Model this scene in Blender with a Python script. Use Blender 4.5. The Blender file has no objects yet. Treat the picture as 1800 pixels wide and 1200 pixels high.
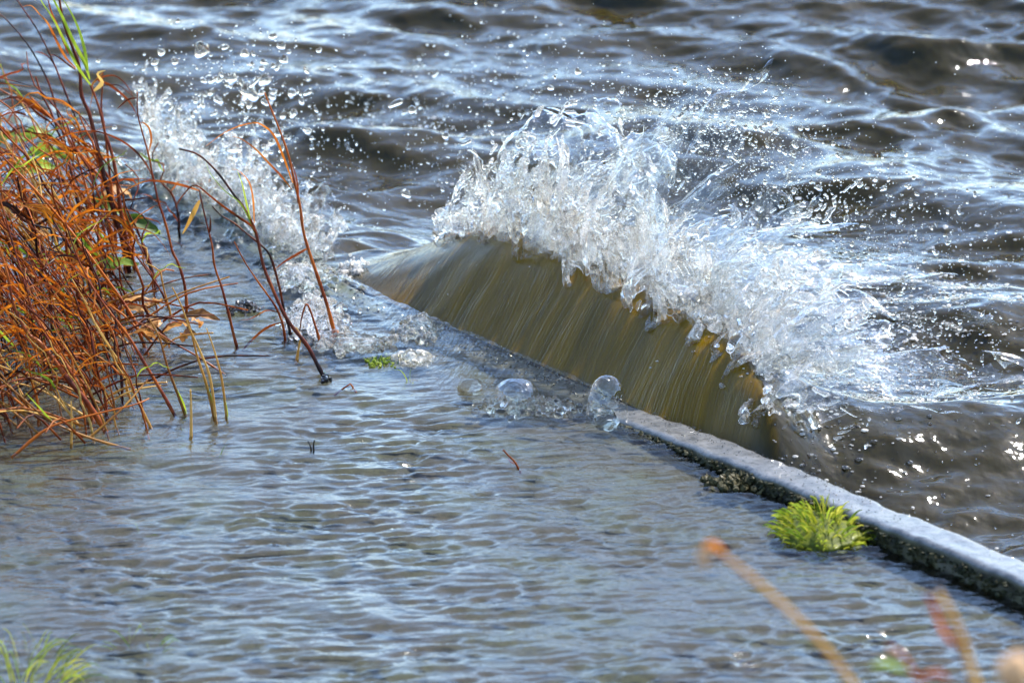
import bpy, bmesh, math, random
import numpy as np
from mathutils import Vector, Matrix, Euler

random.seed(7)
RNG = np.random.default_rng(11)
SC = bpy.context.scene
COL = SC.collection

# ------------------------------------------------------------------ camera, sky, sun, exposure
PITCH = math.radians(16.0)
FOCUS = 11.0
CAM_H = FOCUS * math.sin(PITCH)
FPX = 200.0 / 36.0 * 1800.0
cam = bpy.data.cameras.new('camera')
cam.lens = 200.0
cam.sensor_width = 36.0
cam.clip_start = 0.1
cam.clip_end = 3000.0
cam.dof.use_dof = True
cam.dof.focus_distance = 10.75
cam.dof.aperture_fstop = 5.6
cam_ob = bpy.data.objects.new('camera', cam)
cam_ob.location = (0, 0, CAM_H)
cam_ob.rotation_euler = (math.radians(90) - PITCH, 0, 0)
COL.objects.link(cam_ob)
SC.camera = cam_ob

SUN_EL, SUN_AZ = math.radians(52), math.radians(48)
world = bpy.data.worlds.new('World')
SC.world = world
world.use_nodes = True
wn = world.node_tree
sky = wn.nodes.new('ShaderNodeTexSky')
sky.sky_type = 'NISHITA'
sky.sun_disc = False
sky.sun_elevation = SUN_EL
sky.sun_rotation = SUN_AZ
sky.air_density = 1.0
sky.dust_density = 0.4
sky.ozone_density = 3.4
bg = wn.nodes['Background']
wn.links.new(sky.outputs[0], bg.inputs[0])
bg.inputs[1].default_value = 0.15
sun = bpy.data.lights.new('sun', 'SUN')
sun.energy = 4.0
sun.angle = math.radians(0.5)
sun.color = (1.0, 0.95, 0.87)
sun_ob = bpy.data.objects.new('sun', sun)
sd = Vector((math.sin(SUN_AZ) * math.cos(SUN_EL), math.cos(SUN_AZ) * math.cos(SUN_EL), math.sin(SUN_EL)))
sun_ob.rotation_euler = sd.to_track_quat('Z', 'Y').to_euler()
sun_ob.location = (0, 10, 8)
COL.objects.link(sun_ob)

SC.view_settings.view_transform = 'Standard'
SC.view_settings.look = 'None'
SC.view_settings.gamma = 1.0
SC.view_settings.use_curve_mapping = False
SC.view_settings.exposure = 1.8
SC.render.engine = 'CYCLES'
SC.cycles.use_denoising = True
SC.cycles.max_bounces = 14
SC.cycles.transmission_bounces = 10
SC.cycles.glossy_bounces = 5
SC.cycles.diffuse_bounces = 3
SC.cycles.transparent_max_bounces = 24
SC.cycles.sample_clamp_indirect = 25.0
SC.cycles.blur_glossy = 0.0

# ------------------------------------------------------------------ where a point of the photograph stands in the place
_cp, _sp = math.cos(PITCH), math.sin(PITCH)
def ray(px, py):
    a, b = (px - 900) / FPX, (py - 600) / FPX
    return a, _cp - b * _sp, -_sp - b * _cp
def at_z(px, py, z=0.0):
    x, y, zz = ray(px, py)
    t = (z - CAM_H) / zz
    return Vector((x * t, y * t, z))
def at_y(px, py, Y):
    x, y, zz = ray(px, py)
    t = Y / y
    return Vector((x * t, Y, CAM_H + zz * t))

# kerb frame: s runs along the kerb away from the camera, d points out over the lake
O2 = np.array([0.909228, 9.0])
T2 = np.array([-0.513704, 0.857967])
N2 = np.array([0.857967, 0.513704])
def sd_xy(s, d):
    return O2[0] + T2[0] * s + N2[0] * d, O2[1] + T2[1] * s + N2[1] * d
def xy_sd(x, y):
    return (x - O2[0]) * T2[0] + (y - O2[1]) * T2[1], (x - O2[0]) * N2[0] + (y - O2[1]) * N2[1]
def smooth_table(ss, vs):
    g = np.linspace(-3, 9, 1201)
    v = np.interp(g, ss, vs)
    k = np.hanning(31); k /= k.sum()
    v = np.convolve(np.pad(v, 15, 'edge'), k, 'valid')
    return lambda s: np.interp(s, g, v)
edge_d = smooth_table([-3, 0, .12, .34, .65, 1.04, 1.36, 1.56, 1.77, 2.03, 2.16, 2.26, 2.48, 2.68, 2.9, 3.06, 3.2, 4, 9],
                      [.02, .02, .02, .005, -.003, .001, .003, 0, -.01, -.022, -.031, -.033, -.024, -.002, .022, .03, .027, .02, .02])
kerb_z = smooth_table([-3, .1, .5, .65, .86, 1.04, 1.21, 1.36, 1.56, 1.8, 2.3, 2.6, 3.2, 9],
                      [.038, .036, .034, .033, .028, .018, .009, .002, -.003, -.006, -.006, -.004, .004, .01])
KERB_W = 0.080

# ------------------------------------------------------------------ noise in numpy
def _hash(seed, *idx):
    h = np.full(idx[0].shape, (seed * 2654435761) & 0xffffffff, dtype=np.uint64)
    for k, i in enumerate(idx):
        h ^= (i.astype(np.int64) & 0xffffffff).astype(np.uint64) * np.uint64((0x9E3779B1, 0x85EBCA77, 0xC2B2AE3D)[k])
        h &= np.uint64(0xffffffff)
        h = (h ^ (h >> np.uint64(15))) * np.uint64(0x2C1B3C6D) & np.uint64(0xffffffff)
        h = (h ^ (h >> np.uint64(12))) * np.uint64(0x297A2D39) & np.uint64(0xffffffff)
    h ^= h >> np.uint64(15)
    return (h & np.uint64(0xffffff)).astype(np.float64) / 8388608.0 - 1.0
def vnoise(seed, *c):
    c = [np.asarray(q, dtype=np.float64) for q in np.broadcast_arrays(*c)]
    fl = [np.floor(q) for q in c]
    w = [(q - f) for q, f in zip(c, fl)]
    w = [t * t * t * (t * (t * 6 - 15) + 10) for t in w]
    out = 0
    for corner in range(1 << len(c)):
        wt = 1.0
        idx = []
        for k in range(len(c)):
            b = corner >> k & 1
            idx.append(fl[k] + b)
            wt = wt * (w[k] if b else 1 - w[k])
        out = out + wt * _hash(seed, *idx)
    return out
def fbm(seed, octv, *c, gain=0.5):
    o, a, n = 0, 1.0, 0
    for k in range(octv):
        o = o + a * vnoise(seed + 17 * k, *[q * (2.03 ** k) + 7.3 * k for q in c]); n += a; a *= gain
    return o / n
def sstep(a, b, x):
    t = np.clip((x - a) / (b - a), 0, 1)
    return t * t * (3 - 2 * t)

# ------------------------------------------------------------------ mesh and node helpers
def mesh_np(name, verts, faces, smooth=True):
    me = bpy.data.meshes.new(name)
    verts = np.asarray(verts, dtype=np.float32); faces = np.asarray(faces, dtype=np.int32)
    k = faces.shape[1]
    me.vertices.add(len(verts)); me.vertices.foreach_set('co', verts.ravel())
    me.loops.add(faces.size); me.loops.foreach_set('vertex_index', faces.ravel())
    me.polygons.add(len(faces))
    me.polygons.foreach_set('loop_start', np.arange(0, faces.size, k, dtype=np.int32))
    me.polygons.foreach_set('use_smooth', np.full(len(faces), smooth))
    me.update(calc_edges=True)
    return me
def grid_faces(n, m, flip=True):
    i = np.arange(n - 1)[:, None] * m + np.arange(m - 1)[None, :]
    f = np.stack([i, i + m, i + m + 1, i + 1], -1).reshape(-1, 4)
    return f[:, ::-1] if flip else f
def attr(me, name, vals):
    a = me.attributes.new(name, 'FLOAT', 'POINT'); a.data.foreach_set('value', np.asarray(vals, dtype=np.float32).ravel())
def vattr(me, name, vals):
    a = me.attributes.new(name, 'FLOAT_VECTOR', 'POINT'); a.data.foreach_set('vector', np.asarray(vals, dtype=np.float32).ravel())
def link(name, me, mat=None, parent=None, **props):
    o = bpy.data.objects.new(name, me)
    if mat is not None and me is not None and not me.materials: me.materials.append(mat)
    COL.objects.link(o)
    if parent is not None: o.parent = parent
    for k, v in props.items():
        if v: o[k] = v
    return o
def empty(name, loc, **props):
    o = bpy.data.objects.new(name, None)
    o.location = loc; o.empty_display_size = 0.02
    COL.objects.link(o)
    for k, v in props.items():
        if v: o[k] = v
    return o

class NT:
    def __init__(s, name):
        s.m = bpy.data.materials.new(name); s.m.use_nodes = True
        s.t = s.m.node_tree; s.t.nodes.clear()
        s.out = s.n('ShaderNodeOutputMaterial')
    def n(s, typ, ins=None, **kw):
        x = s.t.nodes.new(typ)
        for k, v in kw.items(): setattr(x, k, v)
        for k, v in (ins or {}).items(): s.put(x, k, v)
        return x
    def put(s, x, k, v):
        if isinstance(v, bpy.types.NodeSocket): s.t.links.new(v, x.inputs[k])
        elif isinstance(v, bpy.types.Node): s.t.links.new(v.outputs[0], x.inputs[k])
        elif isinstance(v, (tuple, list)) and len(v) == 3 and x.inputs[k].type == 'RGBA': x.inputs[k].default_value = (*v, 1)
        else: x.inputs[k].default_value = v
    def math(s, op, a, b=0.0): return s.n('ShaderNodeMath', {0: a, 1: b}, operation=op)
    def noise(s, vec, scale, detail=3, rough=0.55): return s.n('ShaderNodeTexNoise', {'Vector': vec, 'Scale': scale, 'Detail': detail, 'Roughness': rough})
    def ramp(s, fac, *stops):
        r = s.n('ShaderNodeValToRGB', {0: fac}); e = r.color_ramp.elements
        while len(e) < len(stops): e.new(0.5)
        for q, (p, c) in zip(e, stops):
            q.position = p; q.color = (*c, 1) if len(c) == 3 else c
        return r
    def mixc(s, fac, a, b):
        x = s.n('ShaderNodeMix', data_type='RGBA'); s.put(x, 0, fac); s.put(x, 6, a); s.put(x, 7, b); return x.outputs[2]
    def mixs(s, fac, a, b): return s.n('ShaderNodeMixShader', {0: fac, 1: a, 2: b})
    def mapping(s, vec, scale, loc=(0, 0, 0)): return s.n('ShaderNodeMapping', {0: vec, 1: loc, 3: scale})
    def done(s, sh): s.t.links.new(sh.outputs[0], s.out.inputs[0]); return s.m

# ------------------------------------------------------------------ materials
def mat_lake():
    t = NT('murky_lake_water')
    geo = t.n('ShaderNodeNewGeometry'); pos = geo.outputs['Position']
    fl = t.n('ShaderNodeAttribute', attribute_name='flow')      # along-kerb / downslope coordinates of the wave face
    hump = t.n('ShaderNodeAttribute', attribute_name='hump').outputs['Fac']
    streak = t.noise(t.mapping(fl.outputs['Vector'], (100, 8, 1)), 1.0, 3, 0.6)
    streak2 = t.noise(t.mapping(fl.outputs['Vector'], (300, 22, 1)), 1.0, 2, 0.6)
    rip = t.noise(t.mapping(pos, (26, 30, 10)), 1.0, 1.5, 0.5)
    rip2 = t.noise(t.mapping(pos, (85, 70, 20)), 1.0, 2, 0.5)
    inv = t.math('SUBTRACT', 1.0, hump)
    h = t.math('ADD', t.math('MULTIPLY', t.math('MULTIPLY', streak, t.math('MULTIPLY', t.ramp(t.noise(t.mapping(fl.outputs['Vector'], (7, 4, 1)), 1.0, 2, 0.5), (0.35, (0.1, 0.1, 0.1)), (0.65, (1, 1, 1))), 0.0025)), hump), t.math('MULTIPLY', t.math('MULTIPLY', streak2, 0.0007), hump))
    h = t.math('ADD', h, t.math('MULTIPLY', t.math('MULTIPLY', rip, 0.0050), inv))
    h = t.math('ADD', h, t.math('MULTIPLY', t.math('MULTIPLY', rip2, 0.0004), inv))
    h = t.math('ADD', h, t.math('MULTIPLY', t.math('MULTIPLY', t.noise(t.mapping(pos, (2.4, 3.4, 3)), 1.0, 4, 0.5), 0.24), t.n('ShaderNodeAttribute', attribute_name='open').outputs['Fac']))
    bump = t.n('ShaderNodeBump', {'Height': h, 'Distance': 1.0, 'Strength': 1.0})
    cn = t.noise(t.mapping(fl.outputs['Vector'], (14, 5, 1)), 1.0, 4, 0.6)
    col = t.mixc(t.n('ShaderNodeAttribute', attribute_name='gold_glow').outputs['Fac'], (0.020, 0.0150, 0.0030), t.ramp(cn, (0.3, (0.075, 0.044, 0.0003)), (0.7, (0.155, 0.083, 0.0005))))  # glow of sunlight through the thin wave is painted into the face colour
    p = t.n('ShaderNodeBsdfPrincipled', {'Base Color': col, 'Roughness': 0.05, 'IOR': 1.333, 'Normal': bump, 'Specular IOR Level': t.math('SUBTRACT', 0.5, t.math('MULTIPLY', hump, 0.27)),  # specular lowered on the wave face to weaken its sky reflection
                                         'Subsurface Weight': 1.0, 'Subsurface Radius': (0.9, 0.6, 0.15), 'Subsurface Scale': 0.05})
    return t.done(p)
def mat_flood():
    t = NT('shallow_flood_water')
    pos = t.n('ShaderNodeNewGeometry').outputs['Position']
    rip = t.noise(t.mapping(pos, (85, 100, 10)), 1.0, 3, 0.6)
    fl = t.n('ShaderNodeAttribute', attribute_name='flow'); ov = t.n('ShaderNodeAttribute', attribute_name='over').outputs['Fac']
    st = t.noise(t.mapping(fl.outputs['Vector'], (90, 22, 1)), 1.0, 2, 0.5)
    far = t.math('MULTIPLY', t.math('MULTIPLY', t.noise(t.mapping(pos, (17, 30, 10)), 1.0, 3, 0.5), 0.016), t.n('ShaderNodeAttribute', attribute_name='open').outputs['Fac'])
    h = t.math('ADD', t.math('ADD', t.math('MULTIPLY', rip, 0.0012), far), t.math('MULTIPLY', t.math('MULTIPLY', st, 0.004), ov))
    bump = t.n('ShaderNodeBump', {'Height': h, 'Distance': 1.0, 'Strength': 1.0})
    fr = t.n('ShaderNodeFresnel', {'IOR': 1.333, 'Normal': bump})
    tr = t.n('ShaderNodeBsdfTransparent', {'Color': (0.86, 0.87, 0.78)})
    gl = t.n('ShaderNodeBsdfGlossy', {'Color': (1, 1, 1), 'Roughness': 0.04, 'Normal': bump})
    return t.done(t.mixs(fr, tr, gl))
def mat_mud():
    t = NT('flooded_mud_and_turf')
    pos = t.n('ShaderNodeNewGeometry').outputs['Position']
    n1 = t.noise(pos, 5.0, 5, 0.6); n2 = t.noise(t.mapping(pos, (60, 30, 60)), 1.0, 3, 0.6)
    turf = t.ramp(n2, (0.35, (0.010, 0.012, 0.005)), (0.65, (0.026, 0.030, 0.012)))
    mud = t.ramp(n2, (0.3, (0.007, 0.006, 0.004)), (0.7, (0.022, 0.017, 0.012)))
    col = t.mixc(t.ramp(n1, (0.45, (0, 0, 0)), (0.62, (1, 1, 1))), mud.outputs[0], turf.outputs[0])
    bump = t.n('ShaderNodeBump', {'Height': n2, 'Distance': 0.01, 'Strength': 0.6})
    return t.done(t.n('ShaderNodeBsdfPrincipled', {'Base Color': col, 'Roughness': 0.9, 'Normal': bump}))
def mat_concrete():
    t = NT('wet_concrete')
    pos = t.n('ShaderNodeNewGeometry').outputs['Position']; nz = t.n('ShaderNodeSeparateXYZ', {0: t.n('ShaderNodeNewGeometry').outputs['Normal']}).outputs[2]
    fine = t.noise(pos, 260, 4, 0.7); mid = t.noise(pos, 28, 4, 0.6); big = t.noise(pos, 6, 2, 0.5)
    grey = t.ramp(mid, (0.3, (0.17, 0.165, 0.15)), (0.7, (0.33, 0.32, 0.30)))
    dark = t.ramp(t.noise(pos, 75, 3, 0.7), (0.38, (0.08, 0.07, 0.06)), (0.50, (1, 1, 1)))
    grey = t.n('ShaderNodeMix', data_type='RGBA', blend_type='MULTIPLY'); t.put(grey, 0, 0.75); t.put(grey, 6, t.ramp(mid, (0.3, (0.028, 0.0275, 0.027)), (0.7, (0.095, 0.093, 0.088))).outputs[0]); t.put(grey, 7, dark.outputs[0])
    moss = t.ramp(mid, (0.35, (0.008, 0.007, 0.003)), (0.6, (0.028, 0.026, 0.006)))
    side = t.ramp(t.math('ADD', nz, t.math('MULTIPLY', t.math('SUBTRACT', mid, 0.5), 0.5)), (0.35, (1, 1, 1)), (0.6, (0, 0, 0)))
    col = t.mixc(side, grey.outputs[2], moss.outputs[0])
    algae = t.n('ShaderNodeAttribute', attribute_name='algae').outputs['Fac']
    am = t.math('MULTIPLY', algae, t.ramp(mid, (0.35, (0, 0, 0)), (0.55, (1, 1, 1))))
    col = t.mixc(am, col, (0.035, 0.045, 0.012))
    h = t.math('ADD', t.math('MULTIPLY', fine, 0.0012), t.math('MULTIPLY', mid, 0.002))
    bump = t.n('ShaderNodeBump', {'Height': h, 'Distance': 1.0, 'Strength': 0.7})
    bump2 = t.n('ShaderNodeBump', {'Height': t.math('ADD', t.math('MULTIPLY', mid, 0.004), t.math('MULTIPLY', fine, 0.0007)), 'Distance': 1.0, 'Strength': 0.8})
    p = t.n('ShaderNodeBsdfPrincipled', {'Base Color': col, 'Roughness': 0.5, 'Normal': bump, 'Coat Weight': t.math('MULTIPLY', t.math('SUBTRACT', 1.0, side.outputs[0]), 0.75), 'Coat Roughness': 0.12, 'Coat IOR': 1.33, 'Coat Normal': bump2})
    return t.done(p)
def mat_splash(name, foam, rough=0.02, tint=(0.995, 0.97, 0.935)):
    t = NT(name)
    pos = t.n('ShaderNodeNewGeometry').outputs['Position']
    g = t.n('ShaderNodeBsdfGlass', {'Color': tint, 'Roughness': rough, 'IOR': 1.333})
    d = t.n('ShaderNodeBsdfDiffuse', {'Color': (0.86, 0.84, 0.80)})
    tl = t.n('ShaderNodeBsdfTranslucent', {'Color': (0.86, 0.84, 0.80)})
    w = t.mixs(0.55, d, tl)
    n = t.noise(pos, 26, 2, 0.6); n2 = t.noise(pos, 190, 2, 0.6)
    f = t.math('MULTIPLY', t.math('ADD', t.math('MULTIPLY', t.ramp(n, (0.45, (0, 0, 0)), (0.66, (1, 1, 1))), 0.9), t.math('MULTIPLY', t.ramp(n2, (0.55, (0, 0, 0)), (0.64, (1, 1, 1))), 0.5)), foam)
    # clear glass with noise patches and fine specks of white foam mixed in
    return t.done(t.mixs(f, g, w))
def mat_film():
    t = NT('thin_water_film')
    pos = t.n('ShaderNodeNewGeometry').outputs['Position']
    bump = t.n('ShaderNodeBump', {'Height': t.noise(pos, 35, 3, 0.5), 'Distance': 0.012, 'Strength': 0.8})
    gl = t.n('ShaderNodeBsdfGlossy', {'Color': (1, 1, 1), 'Roughness': 0.03, 'Normal': bump})
    tr = t.n('ShaderNodeBsdfTransparent', {'Color': (0.95, 0.96, 0.96)})
    g_ = t.n('ShaderNodeNewGeometry')
    c = t.n('ShaderNodeVectorMath', {0: g_.outputs['Incoming'], 1: bump}, operation='DOT_PRODUCT').outputs['Value']
    k = t.math('SUBTRACT', 1.0, t.math('ABSOLUTE', c))
    f2 = t.math('ADD', 0.08, t.math('MULTIPLY', t.math('POWER', k, 3.0), 0.9))
    return t.done(t.mixs(f2, tr, gl))
def mat_sheet():
    t = NT('rippled_water_sheet')
    uv = t.n('ShaderNodeAttribute', attribute_name='flow').outputs['Vector']
    pos = t.n('ShaderNodeNewGeometry').outputs['Position']
    h = t.math('ADD', t.math('MULTIPLY', t.noise(t.mapping(uv, (70, 16, 1)), 1.0, 3, 0.6), 0.006), t.math('MULTIPLY', t.noise(pos, 120, 2, 0.6), 0.0025))
    bump = t.n('ShaderNodeBump', {'Height': h, 'Distance': 1.0, 'Strength': 1.0})
    g_ = t.n('ShaderNodeNewGeometry')
    c = t.n('ShaderNodeVectorMath', {0: g_.outputs['Incoming'], 1: bump}, operation='DOT_PRODUCT').outputs['Value']
    k = t.math('SUBTRACT', 1.0, t.math('ABSOLUTE', c))
    f2 = t.math('ADD', 0.06, t.math('MULTIPLY', t.math('POWER', k, 3.5), 0.65))
    gl = t.n('ShaderNodeBsdfGlossy', {'Color': (1, 0.975, 0.94), 'Roughness': 0.05, 'Normal': bump})
    tr = t.n('ShaderNodeBsdfTransparent', {'Color': (0.95, 0.955, 0.95)})
    w = t.mixs(0.5, t.n('ShaderNodeBsdfDiffuse', {'Color': (0.86, 0.84, 0.80), 'Normal': bump}), t.n('ShaderNodeBsdfTranslucent', {'Color': (0.86, 0.84, 0.80), 'Normal': bump}))
    fo = t.math('MULTIPLY', t.ramp(t.noise(t.mapping(uv, (110, 40, 1)), 1.0, 3, 0.7), (0.54, (0, 0, 0)), (0.68, (1, 1, 1))), 0.22)
    return t.done(t.mixs(fo, t.mixs(f2, tr, gl), w))
def mat_plant(name, c1, c2, c3, scale=30, trans=0.45, rough=0.5, coat=0.05):
    t = NT(name)
    oi = t.n('ShaderNodeObjectInfo').outputs['Random']
    pos = t.n('ShaderNodeNewGeometry').outputs['Position']
    n = t.noise(t.mapping(pos, (1, 1, 0.35)), scale, 3, 0.6)
    k = t.math('ADD', n, t.math('MULTIPLY', t.math('SUBTRACT', oi, 0.5), 0.42))
    col = t.ramp(k, (0.28, c1), (0.5, c2), (0.72, c3)).outputs[0]
    p = t.n('ShaderNodeBsdfPrincipled', {'Base Color': col, 'Roughness': rough, 'Coat Weight': coat, 'Coat Roughness': 0.2, 'Specular IOR Level': 0.25})
    tl = t.n('ShaderNodeBsdfTranslucent', {'Color': col})
    return t.done(t.mixs(trans, p, tl))
M = dict(
    lake=mat_lake(), flood=mat_flood(), mud=mat_mud(), concrete=mat_concrete(),
    splash=mat_splash('clear_splash_water', 0.30), drop=mat_splash('clear_droplet_water', 0.0, 0.0), froth=mat_splash('white_froth', 0.85, 0.05), film=mat_film(), sheet=mat_sheet(),
    stem=mat_plant('orange_brown_stem', (0.014, 0.003, 0.003), (0.18, 0.026, 0.002), (0.42, 0.105, 0.006), 26, 0.35),
    blade=mat_plant('rusty_dry_blade', (0.016, 0.004, 0.002), (0.20, 0.036, 0.003), (0.44, 0.135, 0.008), 22, 0.5),
    straw=mat_plant('pale_straw', (0.25, 0.09, 0.015), (0.44, 0.22, 0.035), (0.55, 0.34, 0.09), 20, 0.4),
    green=mat_plant('green_blade', (0.05, 0.085, 0.006), (0.15, 0.22, 0.015), (0.30, 0.36, 0.03), 30, 0.5),
    lime=mat_plant('lime_turf_blade', (0.10, 0.12, 0.007), (0.24, 0.26, 0.016), (0.38, 0.35, 0.05), 60, 0.5),
    leaf=mat_plant('tan_dead_leaf', (0.16, 0.065, 0.018), (0.34, 0.15, 0.04), (0.48, 0.26, 0.09), 45, 0.45),
    weed=mat_plant('black_wet_weed', (0.006, 0.005, 0.006), (0.018, 0.014, 0.014), (0.05, 0.04, 0.03), 60, 0.0, 0.2, 1.0),
    moss=mat_plant('dark_wet_moss', (0.006, 0.006, 0.002), (0.016, 0.018, 0.004), (0.05, 0.04, 0.012), 50, 0.1, 0.7, 0.05),
    bud=mat_plant('cream_seed_head', (0.35, 0.17, 0.07), (0.5, 0.29, 0.13), (0.6, 0.40, 0.22), 40, 0.3),
)

# ------------------------------------------------------------------ the setting: lake bed, mud bank, kerb, flood water, lake
def waves(x, y, n, l0, l1, slope, ang, spread, seed, sharp=1.6):
    r = np.random.default_rng(seed); h = np.zeros_like(x)
    for k in range(n):
        L = l0 * (l1 / l0) ** r.random()
        a = ang + spread * r.normal()
        amp = slope * L / (2 * math.pi) * (0.5 + r.random())
        ph = r.random() * 6.283
        q = np.sin((x * math.cos(a) + y * math.sin(a)) * 2 * math.pi / L + ph)
        h += amp * (2 * ((q + 1) / 2) ** sharp - 0.85)
    return h / math.sqrt(n)

def ax(*segs):
    out = []
    for a, b, st in segs: out.append(np.arange(a, b, st))
    return np.unique(np.round(np.concatenate(out), 5))

# terrain under everything
s_ax = ax((-60, -2, 4.0), (-2, 6, 0.06), (6, 60, 4.0), (60, 61, 1.0)); d_ax = ax((-60, -3, 4.0), (-3, -0.10, 0.05), (-0.1, 0.25, 0.02), (0.25, 3, 0.25), (3, 60, 8.0), (60, 1200, 120))
S, D = np.meshgrid(s_ax, d_ax, indexing='ij')
X, Y = sd_xy(S, D)
bz = -0.022 + 0.012 * fbm(3, 3, X * 4, Y * 4)
bz = np.where(D < -3, bz + np.minimum((-D - 3) * 0.03, 0.5), bz)
near = sstep(8.2, 6.0, Y) * (D < 0)
bz = bz + near * 0.10
bz = np.where(D > -0.04, -0.55, bz)
me = mesh_np('ground', np.stack([X, Y, bz], -1).reshape(-1, 3), grid_faces(*S.shape))
link('ground', me, M['mud'], kind='structure')

# concrete kerb
kerb = empty('concrete_kerb', (*sd_xy(0.5, -0.04), 0.0), label='long wet grey concrete kerb between flooded bank and lake', category='kerb')
ss = np.concatenate([np.arange(-30, -2, 0.2), np.arange(-2, 6, 0.012), np.arange(6, 40, 0.2)])
prof = [(0.0, -0.6), (0.0, -0.10), (0.0, -0.012), (-0.002, -0.005), (-0.006, -0.001)] + [(-0.006 - (KERB_W - 0.014) * q, 0.0) for q in np.linspace(0.1, 0.9, 9)] + [(-KERB_W + 0.008, -0.0005), (-KERB_W + 0.003, -0.004), (-KERB_W, -0.010), (-KERB_W + 0.002, -0.018), (-KERB_W + 0.001, -0.028), (-KERB_W - 0.001, -0.04), (-KERB_W, -0.08), (-KERB_W, -0.6)]
pd = np.array([p[0] for p in prof]); pz = np.array([p[1] for p in prof])
S, PD = np.meshgrid(ss, pd, indexing='ij'); PZ = np.broadcast_to(pz, S.shape)
rough = fbm(5, 3, S * 30, PD * 30, PZ * 30)
sidem = sstep(-0.006, -0.02, PZ)
Dd = edge_d(S) + PD + rough * (0.0032 + 0.006 * sidem * (PZ > -0.1))
Zz = kerb_z(S) + PZ + rough * 0.0022 + 0.003 * vnoise(8, S * 6, PD * 0)
X, Y = sd_xy(S, Dd)
ko = np.array(kerb.location)
me = mesh_np('kerb_body', np.stack([X, Y, Zz], -1).reshape(-1, 3) - ko, grid_faces(*S.shape, flip=False))
attr(me, 'algae', sstep(1.9, 2.5, S) * 0.9)
link('kerb_body', me, M['concrete'], kerb)

# flood water on the bank
s_ax = ax((-40, -1, 1.0), (-1, -0.5, 0.03), (-0.5, 3.7, 0.0048), (3.7, 5, 0.03), (5, 41, 1.0)); d_ax = ax((-1.0, -0.33, 0.012), (-0.33, 1e-6, 0.0055))
d_ax = np.concatenate([np.arange(-9, -2.6, 0.4), np.arange(-2.6, -1.95, 0.03), np.arange(-1.95, -0.0001, 0.0048), [0.0]])
S, D = np.meshgrid(s_ax, d_ax, indexing='ij')
Deff = D + edge_d(S) * np.clip(1 + D / 0.3, 0, 1)
X, Y = sd_xy(S, Deff)
over = sstep(1.25, 1.55, S) * sstep(-0.34, -0.10, D)
over_far = sstep(2.05, 2.35, S) * sstep(-0.22, -0.1, D)
XW, YW = X + 0.012 * vnoise(81, X * 9, Y * 7), Y + 0.012 * vnoise(82, X * 9, Y * 7)
def ripples(seed, x, y, cell, amp):
    n = fbm(seed, 2, x / cell, y / cell * 1.08, gain=0.45)
    return amp * (n - 0.55 * n * n)
ca, sa = math.cos(0.16), math.sin(0.16)
XR, YR = XW * ca + YW * sa, YW * ca - XW * sa
hz = ripples(83, XR * 0.40, YR, 0.0185, 0.0068) * (0.75 + 0.7 * np.maximum(fbm(4, 2, X * 5, Y * 3), -0.6))
hz += waves(X, Y, 8, 0.12, 0.30, 0.06, math.radians(-100), 0.4, 22)
hz *= sstep(-1.0, -0.5, S) * sstep(4.2, 3.7, S) * sstep(-2.4, -1.95, D)
kz = np.maximum(kerb_z(S), -0.004)
lump = np.maximum(fbm(31, 3, S * 22, D * 26), -0.1)
z = hz * (1 - 0.6 * over) + over * (0.003 + 0.0035 * vnoise(9, S * 18 + D * 12, D * 9)) + over_far * (0.010 + 0.03 * lump)
z = np.where(S < 1.35, z * sstep(0.02, -0.1, D + 0.02) + 0, z)
drop = sstep(-KERB_W * 0.8, 0.0, D) * sstep(1.45, 1.25, S)
z = z - drop * 0.05                                            # where the kerb stands proud the water ends inside it
me = mesh_np('flood_water', np.stack([X, Y, z], -1).reshape(-1, 3), grid_faces(*S.shape))
vattr(me, 'flow', np.stack([S - 0.9 * D, D + 0.2 * S, 0 * S], -1)); attr(me, 'over', over); attr(me, 'open', 1 - sstep(-1.0, -0.5, S) * sstep(4.2, 3.7, S) * sstep(-2.4, -1.95, D))
link('flood_water', me, M['flood'], kind='structure')

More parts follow.
